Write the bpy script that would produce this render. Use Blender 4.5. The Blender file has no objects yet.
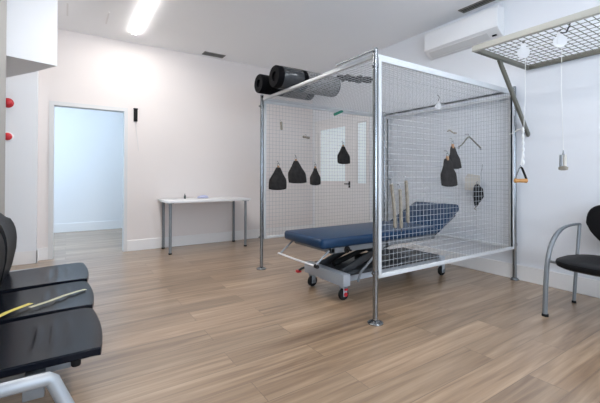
import bpy, bmesh, math, random
from mathutils import Vector, Matrix
C = bpy.context.scene.collection
random.seed(7)
PI = math.pi
V = Vector

# ------------------------------------------------------------------ camera
f_px, yaw, pit, rol, cyp = 356.309, 0.5808, 0.0093, 0.0020, 173.0656
CH = 1.08
F0 = V((math.sin(yaw), math.cos(yaw), 0)); R0 = V((math.cos(yaw), -math.sin(yaw), 0)); U0 = V((0, 0, 1))
Fw = F0*math.cos(pit) + U0*math.sin(pit)
Up = R0.cross(Fw)
Rt = R0*math.cos(rol) + Up*math.sin(rol)
Up = Rt.cross(Fw)
cd = bpy.data.cameras.new('camera'); cam = bpy.data.objects.new('camera', cd); C.objects.link(cam)
M = Matrix((Rt, Up, -Fw)).transposed().to_4x4(); M.translation = V((0, 0, CH)); cam.matrix_world = M
cd.sensor_width = 36; cd.lens = f_px/600*36; cd.shift_y = (cyp-201.5)/600; cd.clip_start = .02
bpy.context.scene.camera = cam

# ------------------------------------------------------------------ world, lights, exposure
w = bpy.data.worlds.new('sky'); bpy.context.scene.world = w; w.use_nodes = True
w.node_tree.nodes['Background'].inputs[0].default_value = (.75, .86, 1, 1)
w.node_tree.nodes['Background'].inputs[1].default_value = 1.2
vs = bpy.context.scene.view_settings
vs.view_transform = 'Standard'; vs.look = 'None'; vs.gamma = 1; vs.use_curve_mapping = False
vs.exposure = -0.13
def area(name, loc, rot, sx, sy, power, col):
    l = bpy.data.lights.new(name, 'AREA'); l.shape = 'RECTANGLE'; l.size = sx; l.size_y = sy
    l.energy = power; l.color = col
    o = bpy.data.objects.new(name, l); C.objects.link(o); o.location = loc; o.rotation_euler = rot
    return o
DAY = (.66, .81, 1.0)
area('daylight_fill', (1.05, -2.52, 1.40), (PI/2+1.0, 0, 0), 3.0, 2.4, 225, DAY)          # unseen daylight fill added behind the camera, tilted up toward the ceiling
area('daylight_next_room', (-1.62, 7.0, 1.6), (0, -PI/2, 0), 1.5, 1.8, 48, (.50, .74, 1.0))
LAMP_W = 92.0

R, D, H = 3.992, 5.640, 3.013
XL, YB = -.66, -2.40

# ------------------------------------------------------------------ materials
def mat(name, col, rough=.5, metal=0, spec=.5, noise=0, nscale=8, bump=0, bscale=60, emit=None, estr=0, coat=0, alpha=1):
    m = bpy.data.materials.new(name); m.use_nodes = True; nt = m.node_tree; b = nt.nodes['Principled BSDF']
    b.inputs['Base Color'].default_value = (*col, 1); b.inputs['Roughness'].default_value = rough
    b.inputs['Metallic'].default_value = metal; b.inputs['Specular IOR Level'].default_value = spec
    b.inputs['Coat Weight'].default_value = coat
    tc = nt.nodes.new('ShaderNodeTexCoord')
    if noise:
        n = nt.nodes.new('ShaderNodeTexNoise'); n.inputs['Scale'].default_value = nscale; n.inputs['Detail'].default_value = 5
        nt.links.new(tc.outputs['Object'], n.inputs['Vector'])
        r = nt.nodes.new('ShaderNodeMapRange'); r.inputs['From Min'].default_value = .3; r.inputs['From Max'].default_value = .7
        r.inputs['To Min'].default_value = 1-noise; r.inputs['To Max'].default_value = 1+noise
        nt.links.new(n.outputs['Fac'], r.inputs['Value'])
        mx = nt.nodes.new('ShaderNodeVectorMath'); mx.operation = 'SCALE'; mx.inputs[0].default_value = col
        nt.links.new(r.outputs[0], mx.inputs['Scale']); nt.links.new(mx.outputs[0], b.inputs['Base Color'])
    if bump:
        n = nt.nodes.new('ShaderNodeTexNoise'); n.inputs['Scale'].default_value = bscale; n.inputs['Detail'].default_value = 4
        nt.links.new(tc.outputs['Object'], n.inputs['Vector'])
        bp = nt.nodes.new('ShaderNodeBump'); bp.inputs['Strength'].default_value = bump; bp.inputs['Distance'].default_value = .004
        nt.links.new(n.outputs['Fac'], bp.inputs['Height']); nt.links.new(bp.outputs[0], b.inputs['Normal'])
    if emit:
        b.inputs['Emission Color'].default_value = (*emit, 1); b.inputs['Emission Strength'].default_value = estr
    return m

def floor_material():
    m = bpy.data.materials.new('oak_planks'); m.use_nodes = True; nt = m.node_tree; b = nt.nodes['Principled BSDF']
    N = nt.nodes.new; L = nt.links.new
    tc = N('ShaderNodeTexCoord')
    br = N('ShaderNodeTexBrick'); br.offset = .37; br.offset_frequency = 2
    br.inputs['Scale'].default_value = 1; br.inputs['Brick Width'].default_value = 1.30; br.inputs['Row Height'].default_value = .19
    br.inputs['Mortar Size'].default_value = .0022; br.inputs['Mortar Smooth'].default_value = .2; br.inputs['Bias'].default_value = 0
    br.inputs['Color1'].default_value = (0, 0, 0, 1); br.inputs['Color2'].default_value = (1, 1, 1, 1); br.inputs['Mortar'].default_value = (.5, .5, .5, 1)
    L(tc.outputs['Object'], br.inputs['Vector'])
    # per plank offset of the grain
    sc = N('ShaderNodeVectorMath'); sc.operation = 'SCALE'; sc.inputs['Scale'].default_value = 37.0; L(br.outputs['Color'], sc.inputs[0])
    mp = N('ShaderNodeMapping'); mp.inputs['Scale'].default_value = (.9, 15, 1); L(tc.outputs['Object'], mp.inputs['Vector'])
    ad = N('ShaderNodeVectorMath'); L(mp.outputs[0], ad.inputs[0]); L(sc.outputs[0], ad.inputs[1])
    n1 = N('ShaderNodeTexNoise'); n1.inputs['Scale'].default_value = 1.3; n1.inputs['Detail'].default_value = 6; n1.inputs['Distortion'].default_value = .8; L(ad.outputs[0], n1.inputs['Vector'])
    mp2 = N('ShaderNodeMapping'); mp2.inputs['Scale'].default_value = (4, 90, 1); L(tc.outputs['Object'], mp2.inputs['Vector'])
    ad2 = N('ShaderNodeVectorMath'); L(mp2.outputs[0], ad2.inputs[0]); L(sc.outputs[0], ad2.inputs[1])
    n2 = N('ShaderNodeTexNoise'); n2.inputs['Scale'].default_value = 1; n2.inputs['Detail'].default_value = 3; L(ad2.outputs[0], n2.inputs['Vector'])
    cr = N('ShaderNodeValToRGB'); e = cr.color_ramp.elements
    e[0].position = .28; e[0].color = (.195, .118, .067, 1); e[1].position = .72; e[1].color = (.44, .308, .198, 1)
    k = cr.color_ramp.elements.new(.50); k.color = (.315, .208, .126, 1)
    L(n1.outputs['Fac'], cr.inputs['Fac'])
    # fine grain and plank tone
    f1 = N('ShaderNodeMapRange'); f1.inputs['To Min'].default_value = .80; f1.inputs['To Max'].default_value = 1.20; L(n2.outputs['Fac'], f1.inputs['Value'])
    sp = N('ShaderNodeSeparateColor'); L(br.outputs['Color'], sp.inputs[0])
    f2 = N('ShaderNodeMapRange'); f2.inputs['To Min'].default_value = .80; f2.inputs['To Max'].default_value = 1.16; L(sp.outputs[0], f2.inputs['Value'])
    f3 = N('ShaderNodeMapRange'); f3.inputs['To Min'].default_value = 1; f3.inputs['To Max'].default_value = .62; L(br.outputs['Fac'], f3.inputs['Value'])
    a = N('ShaderNodeMath'); a.operation = 'MULTIPLY'; L(f1.outputs[0], a.inputs[0]); L(f2.outputs[0], a.inputs[1])
    c = N('ShaderNodeMath'); c.operation = 'MULTIPLY'; L(a.outputs[0], c.inputs[0]); L(f3.outputs[0], c.inputs[1])
    mu = N('ShaderNodeVectorMath'); mu.operation = 'SCALE'; L(cr.outputs[0], mu.inputs[0]); L(c.outputs[0], mu.inputs['Scale'])
    L(mu.outputs[0], b.inputs['Base Color'])
    b.inputs['Coat Weight'].default_value = .6; b.inputs['Coat Roughness'].default_value = .22; b.inputs['Roughness'].default_value = .36; b.inputs['Specular IOR Level'].default_value = .75
    bp = N('ShaderNodeBump'); bp.inputs['Strength'].default_value = .15; bp.inputs['Distance'].default_value = .002
    L(n2.outputs['Fac'], bp.inputs['Height']); L(bp.outputs[0], b.inputs['Normal'])
    return m

M_floor = floor_material()
M_wall = mat('painted_plaster', (.80, .79, .79), .75, noise=.012, nscale=1.5, bump=.08, bscale=120)
M_warm = mat('plaster_warm_light_tint', (.77, .715, .69), .75, noise=.012, nscale=1.5, bump=.08, bscale=120)  # warm lamp tone on the far wall is mixed into this colour
M_rwall = mat('plaster_blue_light_tint', (.79, .805, .84), .7)  # bluish window light on the right wall, put into its base colour
M_cool = mat('plaster_cool_light_tint', (.80, .815, .84), .7)  # base colour carries the blue cast of light on column and bulkhead
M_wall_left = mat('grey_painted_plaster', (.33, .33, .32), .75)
M_ceil = mat('ceiling_paint', (.94, .94, .945), .85, noise=.012, nscale=1)
M_base = mat('white_baseboard', (.82, .805, .795), .45)
M_trim = mat('grey_white_trim', (.68, .675, .67), .5)
M_lamp = mat('lamp_diffuser', (1, 1, 1), .5, emit=(1, .965, .93), estr=LAMP_W)
M_panel = mat('cool_fill_diffuser', (1, 1, 1), .5, emit=(.62, .82, 1), estr=22)
M_lamp2 = mat('dimmer_lamp_diffuser', (1, 1, 1), .5, emit=(.90, .95, 1), estr=LAMP_W*.62)
M_dark = mat('dark_slot', (.015, .015, .015), .7, spec=.1)
M_ventgrey = mat('vent_grey', (.22, .21, .19), .5)
M_white = mat('white_enamel', (.80, .80, .80), .35)
M_whitepl = mat('white_plastic', (.82, .82, .83), .3)
M_zinc = mat('zinc_white_tube', (.62, .63, .64), .45)
M_wire = mat('zinc_wire', (.42, .44, .46), .5, metal=0)
M_chrome = mat('chrome_tube', (.27, .28, .29), .22, metal=1)
M_bright = mat('bright_silver_paint', (.36, .38, .40), .4, metal=.3)
M_steel = mat('silver_paint', (.22, .235, .25), .42, metal=.35)
M_olive = mat('olive_grey_metal', (.17, .165, .135), .45, metal=.35)
M_olivet = mat('light_olive_metal', (.50, .49, .44), .4, metal=.2)
M_black = mat('black_plastic', (.005, .006, .010), .24, spec=.13)
M_blacksoft = mat('black_leatherette', (.006, .006, .007), .5, spec=.15, bump=.2, bscale=150)
M_rubber = mat('black_rubber', (.012, .012, .012), .6, spec=.2)
M_blue = mat('blue_vinyl', (.006, .032, .082), .34, spec=.3, noise=.06, nscale=5, bump=.1, bscale=200)
M_grey = mat('grey_machine_paint', (.40, .43, .47), .4)
M_dgrey = mat('dark_machine_cover', (.035, .038, .042), .4, spec=.4)
M_red = mat('red_plastic', (.55, .02, .03), .35)
M_bag = mat('charcoal_canvas', (.034, .031, .030), .9, spec=.1, noise=.25, nscale=25, bump=.6, bscale=90)
M_brass = mat('tan_leather', (.42, .24, .13), .5)
M_wood = mat('orange_wood', (.50, .24, .07), .45, noise=.15, nscale=30)
M_strap = mat('tan_coil_cover', (.25, .22, .175), .45, noise=.25, nscale=30)
M_cord = mat('white_cord', (.80, .80, .78), .7)
M_glass = mat('glowing_frosted_glass', (.85, .93, .96), .2, emit=(.78, .93, 1), estr=.16)  # emission stands in for light coming through the door panes
M_green = mat('green_label', (.02, .22, .14), .4)
M_mat = mat('black_foam', (.003, .003, .004), .7, spec=.06, noise=.3, nscale=40)
M_speck = mat('speckled_grey_foam', (.17, .165, .16), .8, noise=.75, nscale=55)
M_silver = mat('silver_grey_wrap', (.035, .037, .040), .2, noise=.4, nscale=9)
M_brown = mat('brown_label', (.06, .035, .03), .5)
M_card = mat('cream_card', (.62, .58, .52), .7)
M_yellow = mat('yellow_tape', (.70, .55, .12), .45)
M_paleyel = mat('faded_tape', (.50, .46, .30), .45)
M_bluecloth = mat('pale_blue_cloth', (.50, .52, .72), .8)
M_clearblue = mat('dark_bottle', (.07, .09, .09), .2)

# ------------------------------------------------------------------ helpers
def B(): return bmesh.new()
def box(bm, x0, x1, y0, y1, z0, z1, rot=None, piv=None, bev=0, seg=2):
    r = bmesh.ops.create_cube(bm, size=1)
    vs_ = r['verts']
    for v in vs_:
        v.co = V(((x0+x1)/2+v.co.x*(x1-x0), (y0+y1)/2+v.co.y*(y1-y0), (z0+z1)/2+v.co.z*(z1-z0)))
    if bev:
        es = list({e for v in vs_ for e in v.link_edges})
        g = bmesh.ops.bevel(bm, geom=es, offset=bev, segments=seg, affect='EDGES', profile=.5)
        vs_ = list({v for fc in g['faces'] for v in fc.verts} | {v for v in vs_ if v.is_valid})
    if rot is not None:
        bmesh.ops.rotate(bm, verts=vs_, cent=piv or V(((x0+x1)/2, (y0+y1)/2, (z0+z1)/2)), matrix=rot)
    return vs_
def frame_of(d):
    d = d.normalized(); a = V((0, 0, 1)) if abs(d.z) < .9 else V((1, 0, 0))
    u = d.cross(a).normalized(); return u, d.cross(u).normalized()
def tube(bm, pts, r, seg=10, cap=True, flat=None, closed=False):
    pts = [V(p) for p in pts]; n = len(pts); rings = []
    rr = r if isinstance(r, (list, tuple)) else [r]*n
    pu = None
    for i, p in enumerate(pts):
        if closed: d = pts[(i+1) % n]-pts[i-1]
        else: d = pts[min(i+1, n-1)]-pts[max(i-1, 0)]
        d.normalize()
        if pu is None: u, v = frame_of(d)
        else:
            u = (pu-d*pu.dot(d)).normalized(); v = d.cross(u)
        pu = u
        k = 1.0
        if 0 < i < n-1:
            c = (pts[i]-pts[i-1]).normalized().dot((pts[i+1]-pts[i]).normalized()); k = 1/max(.5, math.sqrt((1+c)/2))
        rings.append([bm.verts.new(p+(u*math.cos(2*PI*j/seg)+v*math.sin(2*PI*j/seg))*rr[i]) for j in range(seg)])
    m = n if closed else n-1
    for i in range(m):
        a, b = rings[i], rings[(i+1) % n]
        for j in range(seg):
            bm.faces.new((a[j], a[(j+1) % seg], b[(j+1) % seg], b[j]))
    if cap and not closed:
        bm.faces.new(rings[0][::-1]); bm.faces.new(rings[-1])
def lathe(bm, prof, c=(0, 0, 0), axis='z', seg=20):
    """prof: list of (radius, height) along axis"""
    c = V(c); rings = []
    for r, h in prof:
        ring = []
        for j in range(seg):
            a = 2*PI*j/seg; x, y = r*math.cos(a), r*math.sin(a)
            p = V((x, y, h)) if axis == 'z' else (V((h, x, y)) if axis == 'x' else V((y, h, x)))
            ring.append(bm.verts.new(c+p))
        rings.append(ring)
    for a, b in zip(rings, rings[1:]):
        for j in range(seg): bm.faces.new((a[j], a[(j+1) % seg], b[(j+1) % seg], b[j]))
    if prof[0][0] > 1e-4: bm.faces.new(rings[0][::-1])
    if prof[-1][0] > 1e-4: bm.faces.new(rings[-1])
def prism(bm, poly, z0, z1):
    a = [bm.verts.new((x, y, z0)) for x, y in poly]; b = [bm.verts.new((x, y, z1)) for x, y in poly]
    n = len(poly); bm.faces.new(a[::-1]); bm.faces.new(b)
    for i in range(n): bm.faces.new((a[i], a[(i+1) % n], b[(i+1) % n], b[i]))
def extr(bm, poly, axis, a0, a1):
    """extrude 2D polygon (in the two other axes, cyclic order) along axis"""
    def P(u, v, a): return {'x': (a, u, v), 'y': (u, a, v), 'z': (u, v, a)}[axis]
    a = [bm.verts.new(P(u, v, a0)) for u, v in poly]; b = [bm.verts.new(P(u, v, a1)) for u, v in poly]
    n = len(poly); bm.faces.new(a[::-1]); bm.faces.new(b)
    for i in range(n): bm.faces.new((a[i], a[(i+1) % n], b[(i+1) % n], b[i]))
def wloc(o):
    p = V((0, 0, 0))
    while o is not None: p += o.location; o = o.parent
    return p
def obj(name, bm, m, parent=None, smooth=True, bev=0, sub=0):
    """links the bmesh (drawn in world coordinates) as ONE object; under a parent it is moved into the parent's frame"""
    bmesh.ops.remove_doubles(bm, verts=bm.verts, dist=1e-5)
    bmesh.ops.recalc_face_normals(bm, faces=bm.faces)
    if parent is not None:
        bmesh.ops.translate(bm, verts=bm.verts, vec=-wloc(parent))
    me = bpy.data.meshes.new(name); bm.to_mesh(me); bm.free()
    if smooth:
        for p in me.polygons: p.use_smooth = True
        me.set_sharp_from_angle(angle=math.radians(38))
    me.materials.append(m)
    o = bpy.data.objects.new(name, me); C.objects.link(o)
    if parent is not None: o.parent = parent
    if bev:
        b = o.modifiers.new('bevel', 'BEVEL'); b.width = bev; b.segments = 2; b.limit_method = 'ANGLE'; b.angle_limit = math.radians(40)
    if sub:
        s = o.modifiers.new('sub', 'SUBSURF'); s.levels = sub; s.render_levels = sub
    return o
def tag(o, label, cat, group=None):
    o['label'] = label; o['category'] = cat
    if group: o['group'] = group
    return o
def thing(name, label, cat, loc=(0, 0, 0), group=None):
    o = bpy.data.objects.new(name, None); C.objects.link(o); o.location = loc; o.empty_display_size = .1
    return tag(o, label, cat, group)
def one(name, bm, m, label, cat, loc=(0, 0, 0), group=None, **k):
    """a thing that is one mesh, drawn in world coordinates, origin at loc"""
    bmesh.ops.translate(bm, verts=bm.verts, vec=-V(loc))
    o = obj(name, bm, m, None, **k); o.location = loc
    return tag(o, label, cat, group)
def struct(name, bm, m, parent=None, **k):
    o = obj(name, bm, m, parent, **k)
    if parent is None: o['kind'] = 'structure'
    return o
def dup(root, loc, label=None, rz=None):
    r = root.copy(); C.objects.link(r); r.location = loc
    if rz is not None: r.rotation_euler = (0, 0, rz)
    if label: r['label'] = label
    for ch in list(root.children):
        c = ch.copy(); C.objects.link(c); c.parent = r
        for g in list(ch.children):
            d = g.copy(); C.objects.link(d); d.parent = c
    return r

# ------------------------------------------------------------------ the room
T = .12
bm = B(); box(bm, XL-T, R+T, YB-T, D+.06, -.1, 0); struct('floor', bm, M_floor, smooth=False)
bm = B(); box(bm, -1.6, 2.6, D+.06, 8.3, -.1, 0); struct('floor_next_room', bm, M_floor, smooth=False)
bm = B(); box(bm, XL-T, R+T, YB-T, D, H, H+.12); struct('ceiling', bm, M_ceil, smooth=False)
DX0, DX1, DZ = -.135, .690, 2.005         # doorway in the far wall
bm = B()
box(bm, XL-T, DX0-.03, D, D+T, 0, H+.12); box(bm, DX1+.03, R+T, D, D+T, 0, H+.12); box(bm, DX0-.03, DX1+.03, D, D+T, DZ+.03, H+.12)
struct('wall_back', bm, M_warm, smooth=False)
# side wall on the right with a doorway leaf further down
bm = B(); box(bm, R, R+T, YB-T, D, 0, H); struct('wall_right', bm, M_rwall, smooth=False)
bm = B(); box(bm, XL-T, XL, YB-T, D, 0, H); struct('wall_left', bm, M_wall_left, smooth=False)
# unseen wall behind the camera; its wide window is added for fill light
WX0, WX1, WZ0, WZ1 = -.45, 2.55, .2, 2.6
bm = B()
box(bm, XL, WX0, YB-T, YB, 0, H); box(bm, WX1, R, YB-T, YB, 0, H); box(bm, WX0, WX1, YB-T, YB, 0, WZ0); box(bm, WX0, WX1, YB-T, YB, WZ1, H)
struct('wall_front', bm, M_wall, smooth=False)
bm = B()
for x in (WX0+.02, (WX0+WX1)/2, WX1-.02): box(bm, x-.02, x+.02, YB-.09, YB-.03, WZ0, WZ1)
for z in (WZ0+.02, WZ1-.02): box(bm, WX0, WX1, YB-.09, YB-.03, z-.02, z+.02)
struct('window_added', bm, M_white, smooth=False)
# column at the left end of the far wall
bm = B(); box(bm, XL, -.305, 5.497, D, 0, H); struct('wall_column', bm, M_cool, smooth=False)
# boxed-in bulkhead hanging from the ceiling over the column
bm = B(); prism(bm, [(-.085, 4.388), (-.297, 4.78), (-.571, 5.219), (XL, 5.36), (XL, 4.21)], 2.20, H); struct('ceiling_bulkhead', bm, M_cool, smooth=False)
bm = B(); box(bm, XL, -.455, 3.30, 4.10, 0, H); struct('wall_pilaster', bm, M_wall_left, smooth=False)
# baseboards
def bb(name, x0, x1, y0, y1, h=.155): bm = B(); box(bm, x0, x1, y0, y1, 0, h, bev=.003, seg=1); struct(name, bm, M_base, smooth=False)
bb('baseboard_back', .735, R, D-.016, D); bb('baseboard_back_short', -.305, -.19, D-.016, D)
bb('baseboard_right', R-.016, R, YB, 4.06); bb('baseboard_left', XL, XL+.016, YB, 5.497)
bb('baseboard_column', XL, -.292, 5.483, 5.497); bb('baseboard_column_side', -.305, -.291, 5.483, D-.016)
bb('baseboard_front', XL, R, YB, YB+.016)
# door frame of the open doorway
bm = B()
for x0, x1 in ((DX0-.055, DX0), (DX1, DX1+.045)): box(bm, x0, x1, D-.012, D+T+.012, 0, DZ)
box(bm, DX0-.055, DX1+.045, D-.012, D+T+.012, DZ, DZ+.05)
struct('door_1', bm, M_trim, smooth=False)
# next room
bm = B(); box(bm, -1.6, 2.6, 8.2, 8.3, 0, H); struct('wall_next_room_back', bm, M_wall, smooth=False)
bm = B(); box(bm, 2.5, 2.6, D+T, 8.2, 0, H); struct('wall_next_room_right', bm, M_wall, smooth=False)
bm = B()
box(bm, -1.6, -1.5, D+T, 6.1, 0, H); box(bm, -1.6, -1.5, 7.9, 8.2, 0, H); box(bm, -1.6, -1.5, 6.1, 7.9, 0, .8); box(bm, -1.6, -1.5, 6.1, 7.9, 2.4, H)
struct('wall_next_room_left', bm, M_wall, smooth=False)
bm = B(); box(bm, -1.6, 2.6, D+T, 8.3, H, H+.1); struct('ceiling_next_room', bm, M_ceil, smooth=False)
bb('baseboard_next_room', -1.5, 2.5, 8.184, 8.2, .17)

# glazed double door in the right wall, behind the cage
bm = B()
for y0, y1 in ((5.50, 5.54), (4.44, 4.47), (4.08, 4.12)): box(bm, R-.018, R+.02, y0, y1, 0, 2.12)
box(bm, R-.018, R+.02, 4.08, 5.54, 2.08, 2.12)
d2 = struct('door_2', bm, M_wall, smooth=False)
bm = B()
def leaf(bm, y0, y1, g0, g1, z0, z1):
    X0, X1 = R-.010, R+.02
    box(bm, X0, X1, y0, g0, 0, 2.08); box(bm, X0, X1, g1, y1, 0, 2.08); box(bm, X0, X1, g0, g1, 0, z0); box(bm, X0, X1, g0, g1, z1, 2.08)
leaf(bm, 4.47, 5.50, 4.66, 5.37, 1.00, 1.94); struct('door_leaf', bm, M_wall, d2, smooth=False)
bm = B(); leaf(bm, 4.12, 4.44, 4.155, 4.345, .97, 1.95); struct('narrow_leaf', bm, M_wall, d2, smooth=False)
bm = B(); box(bm, R-.003, R+.01, 4.65, 5.38, .99, 1.95); struct('glass_pane', bm, M_glass, d2, smooth=False)
bm = B(); box(bm, R-.003, R+.01, 4.15, 4.35, .96, 1.96); struct('glass_pane', bm, M_glass, d2, smooth=False)
bm = B()
for y0, y1 in ((4.135, 4.15), (4.35, 4.37)): box(bm, R-.016, R+.01, y0, y1, .97, 1.97)
box(bm, R-.016, R+.01, 4.135, 4.37, 1.955, 1.975); struct('pane_bead', bm, M_trim, d2, smooth=False)
bm = B(); tube(bm, [(R-.01, 4.55, .955), (R-.06, 4.55, .955), (R-.06, 4.62, .955)], .009, 8); box(bm, R-.016, R-.008, 4.53, 4.57, .89, 1.0)
struct('door_handle', bm, M_dark, d2)

t = thing('added_fill_panel', 'unseen square fill light added in the next room', 'ceiling light', (.35, 6.7, H))
bm = B(); box(bm, .03, .67, 6.38, 7.02, H-.02, H+.001); obj('rim', bm, M_white, t, smooth=False)  # out-of-view panel, added to throw bluish light through the doorway
bm = B(); box(bm, .05, .65, 6.40, 7.00, H-.024, H-.019); obj('diffuser', bm, M_panel, t, smooth=False)

# ------------------------------------------------------------------ ceiling fittings
def lamp(x, y0, y1, label, m=M_lamp, hw=.030):
    t = thing('linear_ceiling_lamp', label, 'ceiling light', (x, (y0+y1)/2, H), 'linear ceiling lamps')
    bm = B()
    box(bm, x-hw-.014, x-hw, y0-.014, y1+.014, H-.004, H+.002); box(bm, x+hw, x+hw+.014, y0-.014, y1+.014, H-.004, H+.002)
    box(bm, x-hw, x+hw, y0-.014, y0, H-.004, H+.002); box(bm, x-hw, x+hw, y1, y1+.014, H-.004, H+.002)
    obj('housing', bm, M_white, t, smooth=False)
    bm = B(); box(bm, x-hw, x+hw, y0, y1, H-.014, H+.002); obj('diffuser', bm, m, t, smooth=False)
lamp(.757, 2.3, 5.24, 'long glowing linear lamp in the ceiling near the open doorway')
lamp(.757, -2.0, .2, 'added unseen fill lamp above the camera side of the room, in line with the far one')  # out of view, added to raise the overall light level
lamp(2.80, -1.9, 2.3, 'linear ceiling lamp above the wall pulleys, outside the picture', M_lamp2, .010)
def vent(label, x0, x1, y0, y1, nsl, m, alongx=True):
    t = thing('ceiling_vent', label, 'vent', ((x0+x1)/2, (y0+y1)/2, H))
    bm = B(); w_ = .012
    box(bm, x0, x1, y0, y0+w_, H-.008, H+.001); box(bm, x0, x1, y1-w_, y1, H-.008, H+.001)
    box(bm, x0, x0+w_, y0, y1, H-.008, H+.001); box(bm, x1-w_, x1, y0, y1, H-.008, H+.001)
    obj('vent_frame', bm, m, t, smooth=False)
    bm = B(); box(bm, x0+w_, x1-w_, y0+w_, y1-w_, H-.002, H+.001); obj('backing', bm, M_dark, t, smooth=False)
    bm = B()
    for i in range(nsl):
        k = (i+.5)/nsl
        if alongx: y = y0+w_+(y1-y0-2*w_)*k; box(bm, x0+w_, x1-w_, y-.004, y+.004, H-.007, H-.002)
        else: x = x0+w_+(x1-x0-2*w_)*k; box(bm, x-.004, x+.004, y0+w_, y1-w_, H-.007, H-.002)
    obj('slats', bm, m, t, smooth=False)
vent('small grey ceiling vent near the far wall', 1.78, 2.12, 5.40, 5.55, 4, M_ventgrey)
vent('long dark slot vent in the ceiling above the air conditioner', 3.79, 3.905, 1.2, 2.44, 3, M_ventgrey, False)
def slot(x, y0, y1, label):
    bm = B(); box(bm, x-.009, x+.009, y0, y1, H-.003, H+.001)
    one('ceiling_slot', bm, M_base, label, 'ceiling slot', (x, (y0+y1)/2, H), 'thin slots in the ceiling', smooth=False)
slot(0.0, 4.75, 5.12, 'thin pale slot in the ceiling beside the bulkhead')
slot(.41, 4.74, 5.12, 'thin pale slot in the ceiling between bulkhead and lamp')

# air conditioner
t = thing('air_conditioner', 'white split air conditioner high on the right wall', 'air conditioner', (R, 2.48, 2.60))
y0, y1 = 2.015, 2.950
bm = B(); extr(bm, [(R, 2.600), (R, 2.925), (3.865, 2.925), (3.850, 2.905), (3.845, 2.695), (3.865, 2.672), (3.975, 2.600)], 'y', y0, y1)
obj('casing', bm, M_white, t, bev=.006)
bm = B(); extr(bm, [(3.8435, 2.69), (3.849, 2.908), (3.844, 2.908), (3.838, 2.69)], 'y', y0+.01, y1-.01); obj('front_panel', bm, M_whitepl, t, bev=.002)
bm = B(); extr(bm, [(3.870, 2.668), (3.945, 2.619), (3.942, 2.613), (3.866, 2.662)], 'y', y0+.13, y1-.05); obj('louver', bm, M_trim, t)
bm = B(); box(bm, 3.89, 3.91, y0+.04, y0+.085, 2.617, 2.630); obj('status_window', bm, M_dark, t)

# ------------------------------------------------------------------ wall fittings at the left
for z, lb in ((1.955, 'upper red domed alarm button at the far left'), (1.550, 'lower red domed alarm button at the far left')):
    c = (-.590, 5.497, z)
    t = thing('alarm_button', lb, 'alarm', c, 'red alarm buttons')
    bm = B(); lathe(bm, [(.058, 0), (.058, -.012), (.050, -.018)], c, 'y'); obj('mounting_ring', bm, M_whitepl if z < 1.7 else M_red, t)
    bm = B(); lathe(bm, [(.046, -.018), (.044, -.032), (.034, -.044), (.015, -.050), (0, -.051)], c, 'y'); obj('dome', bm, M_red, t)
t = thing('door_intercom', 'small black wall bracket with hanging wire beside the doorway', 'intercom', (.83, D, 1.87))
bm = B(); box(bm, .812, .862, D-.030, D, 1.872, 2.055, bev=.005); obj('body', bm, M_dark, t)
bm = B(); box(bm, .808, .866, D-.036, D-.004, 2.045, 2.062, bev=.003); obj('hook', bm, M_dark, t)
bm = B(); tube(bm, [(.836, D-.008, 1.87), (.848, D-.005, 1.75), (.866, D-.004, 1.6), (.882, D-.004, 1.45)], .0035, 6); obj('wire', bm, M_trim, t)

# ------------------------------------------------------------------ table
t = thing('side_table', 'white rectangular table with grey tube legs against the far wall', 'table', (1.77, 5.32, 0))
bm = B(); box(bm, 1.15, 2.39, 5.02, 5.615, .708, .740, bev=.004); obj('tabletop', bm, M_white, t)
for x, y in ((1.205, 5.09), (1.215, 5.56), (2.32, 5.07), (2.325, 5.54)):
    bm = B(); tube(bm, [(x, y, .018), (x, y, .708)], .020, 14); lg = obj('leg', bm, M_steel, t)
    bm = B(); lathe(bm, [(.022, 0), (.024, .004), (.022, .02)], (x, y, 0)); obj('foot', bm, M_dark, lg)
    bm = B(); box(bm, x-.04, x+.04, y-.035, y+.035, .700, .709); obj('mounting_plate', bm, M_steel, lg, smooth=False)
bm = B(); lathe(bm, [(.014, 0), (.015, .004), (.015, .045), (.006, .055), (.006, .075), (0, .076)], (1.50, 5.45, .74)); 
one('small_bottle', bm, M_clearblue, 'tiny dark upright bottle on the white table', 'bottle', (1.50, 5.45, .74))
bm = B()
n = 14
rings = []
for k, (s, z) in enumerate(((1, 0), (1.06, .012), (.95, .028), (.62, .040), (.25, .046))):
    rings.append([bm.verts.new((1.765+s*.085*math.cos(2*PI*j/n)*(1+.1*math.sin(3*j)), 5.42+s*.05*math.sin(2*PI*j/n)*(1+.12*math.cos(2*j)), .741+z*(1+.15*math.sin(5*j)))) for j in range(n)])
for a, b in zip(rings, rings[1:]):
    for j in range(n): bm.faces.new((a[j], a[(j+1) % n], b[(j+1) % n], b[j]))
bm.faces.new(rings[0][::-1]); bm.faces.new(rings[-1])
one('folded_cloth', bm, M_bluecloth, 'small crumpled pale blue cloth on the white table', 'cloth', (1.765, 5.42, .74), sub=1)

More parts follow.
